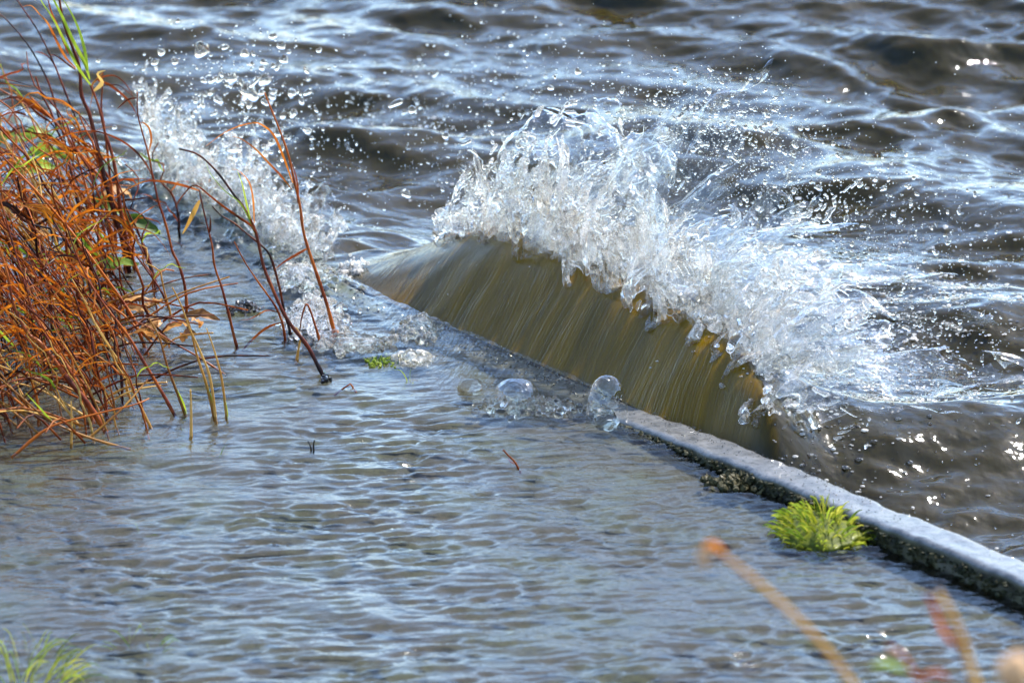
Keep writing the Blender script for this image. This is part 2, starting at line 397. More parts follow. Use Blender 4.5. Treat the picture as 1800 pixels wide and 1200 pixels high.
# lake with the wave that has piled up against the kerb
cr_s = np.array([.80, .88, 1.0, 1.12, 1.28, 1.55, 1.85, 2.06, 2.18, 2.32, 2.5, 2.7])
cr_d = smooth_table(cr_s, [.02, .04, .08, .12, .14, .155, .165, .17, .18, .21, .25, .28])
cr_a = smooth_table(cr_s, [0, .035, .075, .110, .138, .150, .154, .150, .125, .078, .032, .0])
LAKE0 = -0.055
def lake_h(X, Y, S, D):
    far = sstep(0.05, 0.9, D)
    X, Y = X + 0.05 * vnoise(71, X * 3, Y * 3) + 0.02 * vnoise(73, X * 9, Y * 9), Y + 0.05 * vnoise(72, X * 3, Y * 3)
    h = waves(X, Y, 14, 0.55, 1.5, 0.17, math.radians(-100), 0.40, 41) + waves(X, Y, 36, 0.22, 0.70, 0.27, math.radians(-98), 0.58, 42, 3.0) * (0.8 + 0.5 * vnoise(6, X * 1.6, Y * 1.6))
    h += 0.021 * fbm(91, 3, X / 0.24, Y / 0.17, gain=0.36) + 0.0028 * vnoise(92, X / 0.045, Y / 0.034)
    h = h * (0.34 + 0.66 * far) + 1.0 * (1 - far) * waves(X, Y, 20, 0.06, 0.26, 0.36, math.radians(-80), 0.45, 47, 2.0)
    base = LAKE0 - 0.05 * sstep(1.0, 0.5, S) * sstep(1.6, 0.2, D)
    a, dc = cr_a(S), cr_d(S)
    u = np.clip(D / dc, 0, 4)
    foot = np.where(S > 1.0, np.minimum(kerb_z(S), 0.0) - 0.002, -0.06)
    foot = -0.002 * sstep(1.0, 1.3, S) - 0.055 * sstep(1.3, 1.0, S)
    up = foot + (a - foot) * (0.35 * u + 0.65 * np.sin(np.clip(u, 0, 1) * math.pi / 2) ** 1.3)
    back = base + (a - base) * np.exp(-((D - dc) / 0.13) ** 2)
    hump = np.where(u < 1, up, back)
    present = sstep(0.80, 1.0, S) * sstep(2.7, 2.3, S)
    hump_m = present * sstep(0.55, 0.25, D - dc)
    calm = 1 - 0.85 * present * sstep(0.30, 0.05, D - dc)
    edge = sstep(0.12, 0.0, D)
    z = base + h * calm
    left = sstep(2.3, 2.7, S)                                   # beyond the hump the lake laps level with the kerb
    z = z + sstep(2.15, 2.5, S) * sstep(0.55, 0.0, D) * 0.055
    z = z * (1 - hump_m) + hump_m * (hump + h * 0.10)
    # a second swell facing the camera, to the near side of the splash
    rs = S - 1.04 + 0.10 * np.sin((D - 0.3) * 4)
    ridge = np.where(rs < 0, np.exp(-(rs / 0.26) ** 2), np.exp(-(rs / 0.16) ** 2)) * sstep(0.06, 0.25, D) * sstep(1.9, 1.0, D)
    z = z + 0.085 * ridge * (1 - present * sstep(0.3, 0.1, D))
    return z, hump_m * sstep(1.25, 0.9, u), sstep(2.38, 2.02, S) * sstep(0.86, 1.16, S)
s_ax = ax((-300, -20, 20.0), (-20, -0.6, 0.4), (-0.6, 5.6, 0.0065), (5.6, 20, 0.4), (20, 301, 20.0))
d_ax = np.concatenate([np.arange(0, 0.5, 0.004), np.arange(0.5, 3.0, 0.008), np.arange(3.0, 5, 0.08), np.arange(5, 60, 2.5), np.arange(60, 900, 40)])
S, D = np.meshgrid(s_ax, d_ax, indexing='ij')
Deff = D + edge_d(S) * np.clip(1 - D / 0.4, 0, 1)
X, Y = sd_xy(S, Deff)
Z, HM, GOLD_GLOW = lake_h(X, Y, S, D)
LEAN = 0.75 * (Z - LAKE0) * sstep(0.35, 0.9, D) * (np.abs(S - 2.5) < 3.1) * (D < 3.0)
X, Y = X - 0.15 * LEAN, Y - LEAN                        # wind-driven crests lean over toward the bank
INV = sstep(-0.9, -0.5, S) * sstep(5.9, 5.5, S) * sstep(3.3, 2.9, D)
Z = LAKE0 + (Z - LAKE0) * INV
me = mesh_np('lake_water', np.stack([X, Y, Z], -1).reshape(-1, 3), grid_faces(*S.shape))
vattr(me, 'flow', np.stack([S - (0.45 + 0.5 * sstep(1.5, 1.0, S)) * D + 0.018 * fbm(55, 2, S * 7, D * 9), D + 0.02 * vnoise(56, S * 9, D * 9), 0 * S], -1)); attr(me, 'hump', HM); attr(me, 'gold_glow', HM * GOLD_GLOW); attr(me, 'open', 1 - INV)
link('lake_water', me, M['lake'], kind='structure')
def lake_z(px, py):
    p = at_z(px, py, -0.03)
    return p

# ------------------------------------------------------------------ splashes: sheets of thrown water turned into one surface
_gn = {}
def blob_tree(voxel, thr=0.12):
    key = (voxel, thr)
    if key in _gn: return _gn[key]
    g = bpy.data.node_groups.new('water_surface', 'GeometryNodeTree')
    g.interface.new_socket('Geometry', in_out='INPUT', socket_type='NodeSocketGeometry'); g.interface.new_socket('Geometry', in_out='OUTPUT', socket_type='NodeSocketGeometry')
    gi, go = g.nodes.new('NodeGroupInput'), g.nodes.new('NodeGroupOutput')
    na = g.nodes.new('GeometryNodeInputNamedAttribute'); na.data_type = 'FLOAT'; na.inputs[0].default_value = 'rad'
    mp = g.nodes.new('GeometryNodeMeshToPoints'); pv = g.nodes.new('GeometryNodePointsToVolume'); pv.resolution_mode = 'VOXEL_SIZE'
    pv.inputs['Voxel Size'].default_value = voxel; pv.inputs['Density'].default_value = 1.0
    vm = g.nodes.new('GeometryNodeVolumeToMesh'); vm.inputs['Threshold'].default_value = thr; vm.inputs['Adaptivity'].default_value = 0.0
    L = g.links.new
    L(gi.outputs[0], mp.inputs[0]); L(na.outputs[0], mp.inputs['Radius']); L(mp.outputs[0], pv.inputs[0]); L(na.outputs[0], pv.inputs['Radius']); L(pv.outputs[0], vm.inputs[0]); L(vm.outputs[0], go.inputs[0])
    _gn[key] = g
    return g
def blob_mesh(name, pts, rad, voxel, smooth_it=2):
    me = bpy.data.meshes.new(name + '_points')
    me.vertices.add(len(pts)); me.vertices.foreach_set('co', np.asarray(pts, np.float32).ravel())
    attr(me, 'rad', rad)
    o = bpy.data.objects.new(name, me); COL.objects.link(o)
    md = o.modifiers.new('surface', 'NODES'); md.node_group = blob_tree(voxel)
    if smooth_it:
        sm = o.modifiers.new('smooth', 'SMOOTH'); sm.iterations = smooth_it; sm.factor = 0.5
    dg = bpy.context.evaluated_depsgraph_get()
    res = bpy.data.meshes.new_from_object(o.evaluated_get(dg))
    bpy.data.objects.remove(o); bpy.data.meshes.remove(me)
    res.name = name
    res.materials.clear()
    res.polygons.foreach_set('use_smooth', np.ones(len(res.polygons), dtype=bool))
    return res
G = 9.81
def sheet(seed, p0, vel, tmax, nu, nt, r0, r1, fing=0.035, vs=0.45, tear=0.32, t0=0.0):
    """p0(u), vel(u): functions of an array u in 0..1 -> (n,3).  A ballistic sheet torn into fingers and drops."""
    u = np.linspace(0, 1, nu); t = np.linspace(0, 1, nt) ** 0.85
    U, TT = np.meshgrid(u, t, indexing='ij')
    P, V = p0(U.ravel()), vel(U.ravel())
    ln = np.linalg.norm(p0(np.array([1.0])) - p0(np.array([0.0])))
    a = U.ravel() * ln / fing; b = TT.ravel()
    jet = 1.0 + vs * fbm(seed, 2, a, b * 0.8) + 0.5 * vs * vnoise(seed + 3, a * 2.7, b * 3)
    reach = tmax * (0.72 + 0.42 * fbm(seed + 9, 2, a * 0.6, a * 0 + 0.5))
    tt = t0 + b * reach
    P = P + np.concatenate([N2, [0.55]])[None, :] * (0.05 * (fbm(seed + 61, 3, a * 0.9, 0 * a) - 0.25) * (1 - b))[:, None]
    q = P + V * (jet * tt)[:, None]
    wob = np.stack([fbm(seed + 20 + k, 2, a * 0.8, b * 2.4) for k in range(3)], -1)
    q = q + wob * (0.085 * np.sqrt(np.maximum(tt, 0) / 0.2))[:, None]
    q[:, 2] -= 0.5 * G * tt ** 2
    hole = fbm(seed + 40, 3, a * 1.3, b * 5.0)
    hole2 = vnoise(seed + 45, a * 4.5, b * 16.0)
    thr = -0.22 + (0.62 + 1.15 * tear) * b ** 0.85
    hole3 = vnoise(seed + 47, a * 5.0, b * 48.0)
    keep = ((hole + 0.75 * hole2 * (0.4 + b)) > thr) & (hole3 > (b - 0.62) * 3.2)
    r = (r0 + (r1 - r0) * b) * (0.95 + 0.35 * vnoise(seed + 50, a * 2, b * 6) + 0.9 * np.maximum(fbm(seed + 55, 2, a * 0.9, b * 3.5) - 0.05, 0))
    return q[keep], r[keep]

def crest_pt(s, dd=0.0, dz=0.0):
    s = np.asarray(s, float)
    x, y = sd_xy(s, cr_d(s) + edge_d(s) + dd)
    return np.stack([x, y, cr_a(s) + dz], -1)
def vv(vs_, vn, vz):
    vs_, vn, vz = np.broadcast_arrays(np.asarray(vs_, float), np.asarray(vn, float), np.asarray(vz, float))
    return np.stack([T2[0] * vs_ + N2[0] * vn, T2[1] * vs_ + N2[1] * vn, vz], -1)

def main_splash():
    P, R = [], []
    def add(*a, **k):
        q, r = sheet(*a, **k); P.append(q); R.append(r)
    # along the crest from its far end (u=0) to its near end (u=1)
    def line(sa, sb, dd, dz): return lambda u: crest_pt(sa + (sb - sa) * u, dd, dz)
    for k in range(2):      # tall curtains over the far half
        add(100 + k * 60, line(2.36, 1.35, -0.01 + 0.03 * k, -0.012 - 0.008 * k),
            lambda u, k=k: vv(0.05 - 0.25 * k * 0.3, 0.15 + 0.28 * k, (1.85 + 0.65 * np.sin(u * 3.1) - 0.45 * u) * (1 - 0.05 * k) * (0.40 + 0.60 * sstep(0.02, 0.26, u))), 0.215 + 0.01 * k, 420, 240, 0.0046, 0.0026)
    for k in range(3):      # curtains thrown out over the lake
        add(400 + k * 60, line(2.1, 1.1, 0.01 + 0.03 * k, -0.015),
            lambda u, k=k: vv(-0.25 - 0.1 * k, 0.75 + 0.42 * k, 1.95 - 0.22 * k + 0.2 * np.sin(u * 9 + k) - 0.4 * u), 0.21 + 0.02 * k, 420, 240, 0.0044, 0.0026, tear=0.4)
    for k in range(2):      # low churn toward the near end
        add(700 + k * 60, line(1.65, 0.98, -0.005 + 0.035 * k, -0.018),
            lambda u, k=k: vv(-0.35 - 0.15 * k, 0.6 + 0.45 * k, 1.0 - 0.12 * k - 0.25 * u), 0.17 + 0.02 * k, 380, 200, 0.0044, 0.0026, tear=0.5)
    return np.concatenate(P), np.concatenate(R)
P, R = main_splash()
me = blob_mesh('splash_water', P, R, 0.0027, 4)
base = Vector((*sd_xy(1.6, 0.25), 0.1))
spl = empty('wave_splash', base, label='tall clear splash bursting from the crest of the brown wave', category='splash')
w = link('water_sheet', me, M['splash'], spl); w.matrix_parent_inverse = Matrix.Translation(-base)
def film_sheet(seed, p0, vel, tmax, parent, org, nu=150, nt=70, cut=0.10, fing=0.06):
    u = np.linspace(0, 1, nu); t = np.linspace(0, 1, nt)
    U, TT = np.meshgrid(u, t, indexing='ij')
    ln = np.linalg.norm(p0(np.array([1.0])) - p0(np.array([0.0])))
    a = U.ravel() * ln / fing; b = TT.ravel()
    tt = b * tmax * (0.8 + 0.35 * vnoise(seed, a * 0.7, 0 * a))
    V = vel(U.ravel()) * (1 + 0.4 * fbm(seed + 1, 2, a, b))[:, None]
    q = p0(U.ravel()) + V * tt[:, None]
    q += np.stack([fbm(seed + 5 + k, 3, a * 1.2, b * 2.6) for k in range(3)], -1) * (0.07 * np.sqrt(tt / 0.2))[:, None]
    q[:, 2] -= 0.5 * G * tt ** 2
    f = grid_faces(nu, nt, False)
    h = (fbm(seed + 9, 3, a * 1.1, b * 3.0) - 0.75 * b ** 2 + cut)[f].mean(1) > -0.22
    me = mesh_np('water_film', q - np.array(org), f[h])
    vattr(me, 'flow', np.stack([U.ravel() * ln, b * tmax * 1.6, 0 * b], -1))
    return link('water_film', me, M['sheet'], parent)
for k in range(4):
    film_sheet(2000 + 30 * k, lambda u, k=k: crest_pt(2.34 - 1.04 * u, -0.015 + 0.04 * k, -0.015), lambda u, k=k: vv(0.1 - 0.2 * k, 0.1 + 0.35 * k, (1.8 + 0.7 * np.sin(u * 3.14) - 0.4 * u - 0.1 * k) * (0.35 + 0.65 * sstep(0.02, 0.26, u))), 0.22, spl, base)
for k in range(4):
    film_sheet(2300 + 30 * k, lambda u, k=k: crest_pt(1.9 - 0.95 * u, 0.0 + 0.05 * k, -0.02), lambda u, k=k: vv(-0.35 - 0.15 * k, 0.8 + 0.5 * k, 1.3 - 0.12 * k - 0.3 * u), 0.22, spl, base, cut=-0.04)
def film_dome(px, py, w, h, Y, seed, parent, org, lean=0.0, arc=115):
    c = at_y(px, py, Y); sc = Y / FPX; n, m = 56, 30
    A, B = np.meshgrid(np.linspace(0, math.radians(arc), m), np.linspace(0, 2 * math.pi, n, endpoint=False), indexing='ij')
    x, y, z = np.sin(A) * np.cos(B), np.sin(A) * np.sin(B), np.cos(A)
    k = 1 + 0.38 * fbm(seed, 4, x * 1.5, y * 1.5, z * 1.5)
    vs = np.stack([x * k * w * sc / 2 + lean * z * w * sc / 2, y * k * w * sc / 2.4, z * k * h * sc / 2], -1).reshape(-1, 3) + np.array(c - org)
    i = np.arange(m - 1)[:, None] * n; j = np.arange(n)[None, :]; j2 = (j + 1) % n
    fs = np.stack([i + n + j, i + n + j2, i + j2, i + j], -1).reshape(-1, 4)
    hole = fbm(seed + 3, 2, x * 1.4, y * 1.4, z * 1.4).ravel()[fs].mean(1) < 0.16
    link('water_film', mesh_np('water_film', vs, fs[hole]), M['film'], parent)
film_dome(945, 285, 150, 175, 10.85, 61, spl, base, 0.15)
film_dome(1015, 255, 150, 130, 10.9, 62, spl, base, -0.1)
film_dome(1065, 205, 70, 75, 10.95, 63, spl, base)
film_dome(840, 385, 90, 70, 11.0, 64, spl, base)
film_dome(1130, 300, 120, 130, 10.9, 65, spl, base, 0.2)
film_dome(1400, 500, 150, 110, 10.6, 66, spl, base, 0.3)

# the far splash behind the dry grass
def kerb_line(sa, sb, dd, dz):
    def f(u):
        s = sa + (sb - sa) * u
        x, y = sd_xy(s, edge_d(s) + dd)
        return np.stack([x, y, np.full_like(x, dz)], -1)
    return f
P, R = [], []
for k in range(4):
    q, r = sheet(1000 + 60 * k, kerb_line(3.35, 2.95, -0.02 + 0.03 * k, -0.01), lambda u, k=k: vv(0.1 * k, 0.1 - 0.15 * k, 1.75 + 0.35 * np.sin(u * 5 + k)), 0.18, 200, 150, 0.0048, 0.0028, tear=0.45)
    P.append(q); R.append(r)
for k in range(3):
    q, r = sheet(1300 + 60 * k, kerb_line(2.98, 2.52, -0.01 + 0.025 * k, -0.005), lambda u, k=k: vv(0.15, -0.05 + 0.1 * k, 1.75 - 0.75 * u), 0.17, 240, 170, 0.0046, 0.0028, tear=0.2)
    P.append(q); R.append(r)
me = blob_mesh('far_splash_water', np.concatenate(P), np.concatenate(R), 0.0027, 3)
base = Vector((*sd_xy(2.95, 0.02), 0.0))
spl2 = empty('wave_splash', base, label='ragged splash thrown up at the kerb behind the dry grass stalks', category='splash')
w = link('water_sheet', me, M['splash'], spl2); w.matrix_parent_inverse = Matrix.Translation(-base)

for k in range(3):
    film_sheet(2600 + 30 * k, kerb_line(3.3, 2.5, -0.01 + 0.03 * k, -0.005), lambda u, k=k: vv(0.1, -0.1 + 0.12 * k, 1.75 - 0.6 * u + 0.3 * np.sin(u * 7 + k)), 0.19, spl2, base)
# small churned lumps of overtopping water on and beside the kerb
def lump_splash(seed, px, py, wid, dep, hgt, n, label, mat, r=(0.004, 0.010), z0=0.0):
    g = np.random.default_rng(seed)
    c = at_z(px, py, z0)
    a = g.normal(0, 0.5, n); b = g.normal(0, 0.5, n)
    env = np.exp(-(a ** 2 + b ** 2))
    h = hgt * env * (0.25 + 0.75 * g.random(n)) * (0.6 + 0.6 * vnoise(seed, a * 5, b * 5))
    pts = np.stack([c.x + a * wid, c.y + b * dep, c.z + np.maximum(h, 0.0)], -1)
    me = blob_mesh('splash_lump', pts, g.uniform(*r, n), 0.0032, 2)
    o = empty('small_splash', c, label=label, category='splash', group='small splashes along the kerb')
    x = link('water_lump', me, mat, o); x.matrix_parent_inverse = Matrix.Translation(-c)
lump_splash(1, 555, 565, 0.055, 0.10, 0.055, 520, 'white bubbling surge of water spilling over the mossy kerb end', M['splash'], z0=0.005)
lump_splash(2, 530, 490, 0.05, 0.09, 0.03, 300, 'glassy lump of water beside the tall leaning stalk', M['splash'], z0=0.01)
lump_splash(3, 622, 606, 0.06, 0.05, 0.018, 260, 'low row of glassy ripples at the foot of the tall stalk', M['splash'])
lump_splash(4, 738, 580, 0.035, 0.06, 0.03, 220, 'glassy hump of water riding on the kerb before the wave face', M['splash'])
lump_splash(5, 726, 632, 0.035, 0.03, 0.016, 160, 'frothy lump beside the green algae mat', M['froth'])
lump_splash(6, 622, 486, 0.035, 0.06, 0.045, 420, 'soft white froth behind the mossy kerb', M['froth'], r=(0.0025, 0.006), z0=-0.01)
lump_splash(7, 1460, 815, 0.06, 0.05, 0.02, 150, 'sparkling froth streak on the lake beside the bare kerb', M['froth'], r=(0.002, 0.006), z0=-0.07)

lump_splash(8, 1322, 700, 0.032, 0.15, 0.07, 560, 'glassy torn edge where the brown wave face ends', M['splash'], r=(0.003, 0.008), z0=0.0)
lump_splash(9, 1342, 772, 0.030, 0.12, 0.035, 340, 'low foaming lip below the torn end of the wave face', M['splash'], r=(0.003, 0.007), z0=-0.05)
# flecks of foam and bubbles lying on the lake round the splash
g = np.random.default_rng(91); q = []
for (cx, cy, sx, sy, n) in [(1480, 600, 110, 55, 1300), (1560, 500, 140, 70, 1300), (1430, 690, 90, 40, 600), (1620, 660, 90, 45, 350), (1660, 430, 110, 70, 200), (1600, 770, 130, 60, 160), (1440, 800, 60, 25, 160), (760, 220, 130, 40, 120)]:
    c = np.stack([cx + sx * g.normal(size=n), cy + sy * g.normal(size=n)], -1)
    q += [at_z(px, py, -0.02)[:2] for px, py in c]
q = np.array(q); fs_, fd_ = xy_sd(q[:, 0], q[:, 1]); fd_ = fd_ - edge_d(fs_) * np.clip(1 - fd_ / 0.4, 0, 1)
ok = fd_ > 0.03; q = q[ok]; fz, _, _ = lake_h(q[:, 0], q[:, 1], fs_[ok], fd_[ok])
bm = bmesh.new(); bmesh.ops.create_icosphere(bm, subdivisions=1, radius=1.0)
bv = np.array([v.co[:] for v in bm.verts]); bf = np.array([[v.index for v in f.verts] for f in bm.faces]); bm.free()
vs, fs = [], []
for k in range(len(q)):
    r = 0.0012 * (3.2 ** (g.random() ** 2.0))
    vs.append(bv * np.array([r * (1 + 1.5 * g.random()), r * (1 + 2 * g.random()), r * 0.7]) + np.array([q[k, 0], q[k, 1], fz[k] + r * 0.3])); fs.append(bf + k * len(bv))
link('foam_flecks', mesh_np('foam_flecks', np.concatenate(vs), np.concatenate(fs)), M['froth'], kind='stuff', label='white foam flecks lying on the lake round the splash')

lump_splash(12, 1067, 744, 0.014, 0.014, 0.030, 110, 'clear water lens inside the foot of the tallest bubble', M['drop'], r=(0.006, 0.012))
lump_splash(10, 905, 716, 0.05, 0.05, 0.020, 200, 'clear uneven ripple lumps round the wide bubble', M['drop'], r=(0.004, 0.009))
lump_splash(11, 968, 720, 0.055, 0.035, 0.026, 190, 'clear low lumps of water between the wide bubble and the tallest one', M['drop'], r=(0.004, 0.008))
# ------------------------------------------------------------------ droplets in the air
def drop_mesh(seed, sub=2):
    bm = bmesh.new(); bmesh.ops.create_icosphere(bm, subdivisions=sub, radius=1.0)
    g = np.random.default_rng(seed); ph = g.random(6) * 6.28
    for v in bm.verts:
        c = v.co
        k = 1 + 0.15 * math.sin(3.1 * c.x + ph[0]) + 0.13 * math.sin(3.7 * c.y + ph[1]) + 0.15 * math.sin(3.3 * c.z + ph[2]) + 0.08 * math.sin(7 * c.x + 5 * c.z + ph[3])
        v.co = c * k
    me = bpy.data.meshes.new('water_droplet'); bm.to_mesh(me); bm.free()
    me.polygons.foreach_set('use_smooth', np.ones(len(me.polygons), dtype=bool))
    me.materials.append(M['drop'])
    return me
DROPS = [drop_mesh(k) for k in range(5)]
# clusters: photo position, spread, count, size range, kerb-frame distance of the cloud from the camera
clusters = [
    (390, 150, 75, 55, 110, .0020, .0075, 11.55, .10), (330, 230, 70, 60, 90, .0015, .006, 11.55, .1), (450, 170, 60, 60, 60, .002, .0085, 11.5, .1), (520, 260, 45, 70, 60, .0012, .005, 11.4, .1),
    (640, 205, 90, 35, 120, .0015, .0055, 12.6, .25), (860, 150, 90, 60, 110, .0015, .0055, 12.6, .3), (760, 260, 90, 60, 90, .001, .0035, 11.6, .2), (830, 320, 50, 50, 60, .0012, .0045, 11.2, .1),
    (1000, 150, 120, 60, 120, .001, .0035, 11.6, .3), (1180, 190, 90, 35, 190, .0012, .0045, 11.0, .12), (1280, 230, 60, 50, 200, .0012, .0055, 10.95, .12), (1360, 300, 80, 60, 210, .0012, .0055, 10.9, .15),
    (1480, 360, 110, 70, 170, .0012, .0055, 10.9, .2), (1560, 460, 110, 70, 180, .0012, .0050, 10.8, .2), (1530, 580, 100, 60, 200, .0012, .005, 10.6, .15), (1450, 690, 80, 40, 150, .0015, .005, 10.4, .1),
    (1650, 690, 100, 60, 80, .0012, .004, 10.5, .15), (1560, 770, 110, 50, 70, .0012, .0042, 10.2, .15), (1090, 240, 90, 60, 200, .001, .0035, 10.95, .1), (1650, 380, 120, 90, 60, .0012, .0045, 10.9, .3), (1400, 790, 40, 30, 40, .0015, .0045, 10.15, .05),
    (1000, 520, 120, 70, 40, .0008, .002, 10.65, .05), (600, 350, 30, 50, 30, .001, .004, 11.3, .1), (1600, 900, 110, 50, 40, .001, .003, 9.9, .15),
]
cand = []
g = np.random.default_rng(77)
for (cx, cy, sx, sy, n, r0, r1, yy, dy) in clusters:
    for k in range(n):
        px, py = cx + g.normal() * sx, cy + g.normal() * sy
        Yw = yy + g.normal() * dy
        p = at_y(px, py, Yw)
        if p.z < -0.05: p = at_z(px, py, -0.03)
        r = r0 * (r1 / r0) ** (g.random() ** 1.7)
        cand.append((r, p, g.random(4)))
# the drawn-out drops a photo of this length can tell one by one
specials = [(353, 88, .015), (430, 95, .0075), (437, 165, .019), (408, 140, .010), (465, 142, .010), (479, 168, .009), (384, 177, .0085), (513, 165, .0085), (517, 198, .007), (530, 178, .007), (283, 92, .008), (490, 235, .010), (410, 262, .009), (308, 108, .0075), (272, 110, .008), (500, 105, .008),
            (714, 340, .0085), (784, 240, .0075), (725, 195, .009), (696, 182, .008), (1016, 127, .006), (968, 155, .006), (1066, 745, .003)]
cand.sort(key=lambda c: -c[0])
big, small = cand[:270], cand[270:]
for (px, py, r) in specials:
    big.append((r, at_y(px, py, 11.5 if px < 560 else (11.3 if px < 800 else 11.1)), g.random(4)))
def wpx(p):
    v = Vector(p) - Vector((0, 0, CAM_H)); w = v.y * _cp - v.z * _sp
    return 900 + FPX * v.x / w, 600 - FPX * (v.y * _sp + v.z * _cp) / w
big = big[270:] + big[:270]
SP_LAB = ['stretched drop topping the far splash', 'round drop alone right of the topmost stretched drop', 'largest wobbling drop over the far splash', 'round drop touching the upper left of the largest drop',
          'drop just up and right of the largest wobbling drop', 'drop just right of the largest wobbling drop', 'drop just down and left of the largest wobbling drop']
for k, (r, p, q) in enumerate(big):
    o = bpy.data.objects.new('water_droplet', DROPS[int(q[0] * 4.99)])
    st = 1.0 + 0.7 * q[1] ** 2
    o.scale = (r, r, r * st)
    o.rotation_euler = (q[2] * 0.8 - 0.4, (q[3] - 0.5) * 2.2, q[0] * 6)
    o.location = p
    a, b = wpx(p)
    if a < 570: lb = 'clear drop flying over the ragged splash behind the dry grass'
    elif a < 860: lb = 'clear drop in the air between the two splashes'
    elif b < 290: lb = 'clear drop flying above the crest of the tall splash'
    elif b < 620: lb = 'glinting drop flung over the lake beyond the tall splash'
    else: lb = 'glinting drop low over the brown water beside the bare kerb'
    lb = ('larger ' if r > 0.0052 else 'small ') + lb
    if k < len(SP_LAB): lb = SP_LAB[k]
    o['label'] = lb; o['category'] = 'water droplet'; o['group'] = 'water droplets thrown up by the wave'
    COL.objects.link(o)
# fine spray past the ones built singly
extra = []
for (cx, cy, sx, sy, n, r0, r1, yy, dy) in clusters:
    for k in range(int(n * (3.2 if cx > 1250 else 1.6))):
        p = at_y(cx + g.normal() * sx * 1.15, cy + g.normal() * sy * 1.15, yy + g.normal() * dy)
        if p.z > -0.04: extra.append((r0 * (0.45 + 0.6 * g.random()), p, g.random(4)))
vs, fs = [], []
for k, (r, p, q) in enumerate(small + extra):
    st = 1 + 1.2 * q[1] ** 2
    m = np.array(Euler((q[2] - .5, (q[3] - .5) * 2.2, 0)).to_matrix())
    vs.append((bv * np.array([r, r, r * st])) @ m.T + np.array(p)); fs.append(bf + k * len(bv))
me = mesh_np('water_spray', np.concatenate(vs), np.concatenate(fs))
link('water_spray', me, M['drop'], kind='stuff', label='fine spray of tiny drops around the splash')

# ------------------------------------------------------------------ bubbles on the flood water
def bubble(px, py, w, h, label, front=0.0, lean=0.0, seed=0, tilt=0.9, mat='film'):
    c = at_z(px, py, 0.0); c.y += front
    sc = c.y / 10.57 * 1.07e-3
    W, H = w * sc / 2, h * sc
    n, m = 40, 18
    vs = []
    for i in range(m):
        a = (i / (m - 1)) * math.radians(102)
        for j in range(n):
            b = j / n * 2 * math.pi
            r = math.sin(a) ** 0.85; k = 1 + 0.05 * math.sin(2 * b + seed) + 0.04 * math.sin(3 * b + seed * 2) + 0.015 * math.sin(4 * a + 2 * b)
            vs.append((W * r * k * math.cos(b) + lean * H * math.cos(a), W * tilt * r * k * math.sin(b), H * (math.cos(a) + 0.2) / 1.2 * 1.0))
    fs = [((i + 1) * n + j, (i + 1) * n + (j + 1) % n, i * n + (j + 1) % n, i * n + j) for i in range(m - 1) for j in range(n)]
    me = mesh_np('water_bubble', np.array(vs), np.array(fs))
    return link('water_bubble', me, M[mat], label=label, category='bubble', group='air bubbles beside the kerb'), c
for args in [
    (1066, 745, 74, 92, 'tall clear domed bubble standing at the end of the bare kerb', 0.0, 0.0, 1),
    (909, 714, 84, 46, 'wide glassy bubble behind the low water lumps', 0.02, 0.0, 3),
    (826, 684, 46, 20, 'small grey bubble apart from the others, nearest the dry grass', 0.0, 0.15, 6)]:
    o, c = bubble(*args[:5], front=args[5], lean=args[6], seed=args[7], mat='drop' if args[7] in (2, 4, 6) else 'film')
    o.location = c

# ------------------------------------------------------------------ plants
def tube(path, radii, sides=6):
    path = [Vector(p) for p in path]; n = len(path)
    vs, fs = [], []
    up = Vector((0.3, 0.9, 0.2))
    for i, p in enumerate(path):
        t = (path[min(i + 1, n - 1)] - path[max(i - 1, 0)]).normalized()
        a = t.cross(up); a = a.normalized() if a.length > 1e-5 else Vector((1, 0, 0)); b = t.cross(a)
        for k in range(sides):
            q = 2 * math.pi * k / sides
            vs.append(p + (a * math.cos(q) + b * math.sin(q)) * radii[i])
    for i in range(n - 1):
        for k in range(sides):
            fs.append((i * sides + k, i * sides + (k + 1) % sides, (i + 1) * sides + (k + 1) % sides, (i + 1) * sides + k))
    return vs, fs
def ribbon(path, widths, fold=0.35, twist=0.0):
    path = [Vector(p) for p in path]; n = len(path)
    vs, fs = [], []
    for i, p in enumerate(path):
        t = (path[min(i + 1, n - 1)] - path[max(i - 1, 0)]).normalized()
        a = t.cross(Vector((0.25, 1, 0.35)).normalized()); a = a.normalized() if a.length > 1e-4 else Vector((1, 0, 0)); b = t.cross(a)
        ang = twist * i / n; a2 = a * math.cos(ang) + b * math.sin(ang); b2 = b * math.cos(ang) - a * math.sin(ang)
        w = widths[i] / 2
        vs += [p - a2 * w + b2 * w * fold, p, p + a2 * w + b2 * w * fold]
    for i in range(n - 1):
        fs += [(3 * i, 3 * i + 1, 3 * i + 4, 3 * i + 3), (3 * i + 1, 3 * i + 2, 3 * i + 5, 3 * i + 4)]
    return vs, fs
def spline(pts, n):
    pts = [Vector(p) for p in pts]
    if len(pts) == 2: return [pts[0].lerp(pts[1], i / (n - 1)) for i in range(n)]
    out = []
    for i in range(n):
        q = i / (n - 1) * (len(pts) - 1); k = min(int(q), len(pts) - 2); t = q - k
        p0, p1, p2, p3 = pts[max(k - 1, 0)], pts[k], pts[k + 1], pts[min(k + 2, len(pts) - 1)]
        out.append(0.5 * (2 * p1 + (p2 - p0) * t + (2 * p0 - 5 * p1 + 4 * p2 - p3) * t * t + (3 * p1 - p0 - 3 * p2 + p3) * t ** 3))
    return out
def part(name, vf, mat, parent, org):
    v, f = vf
    me = mesh_np(name, np.array([tuple(p - org) for p in v]), np.array(f))
    return link(name, me, mat, parent)
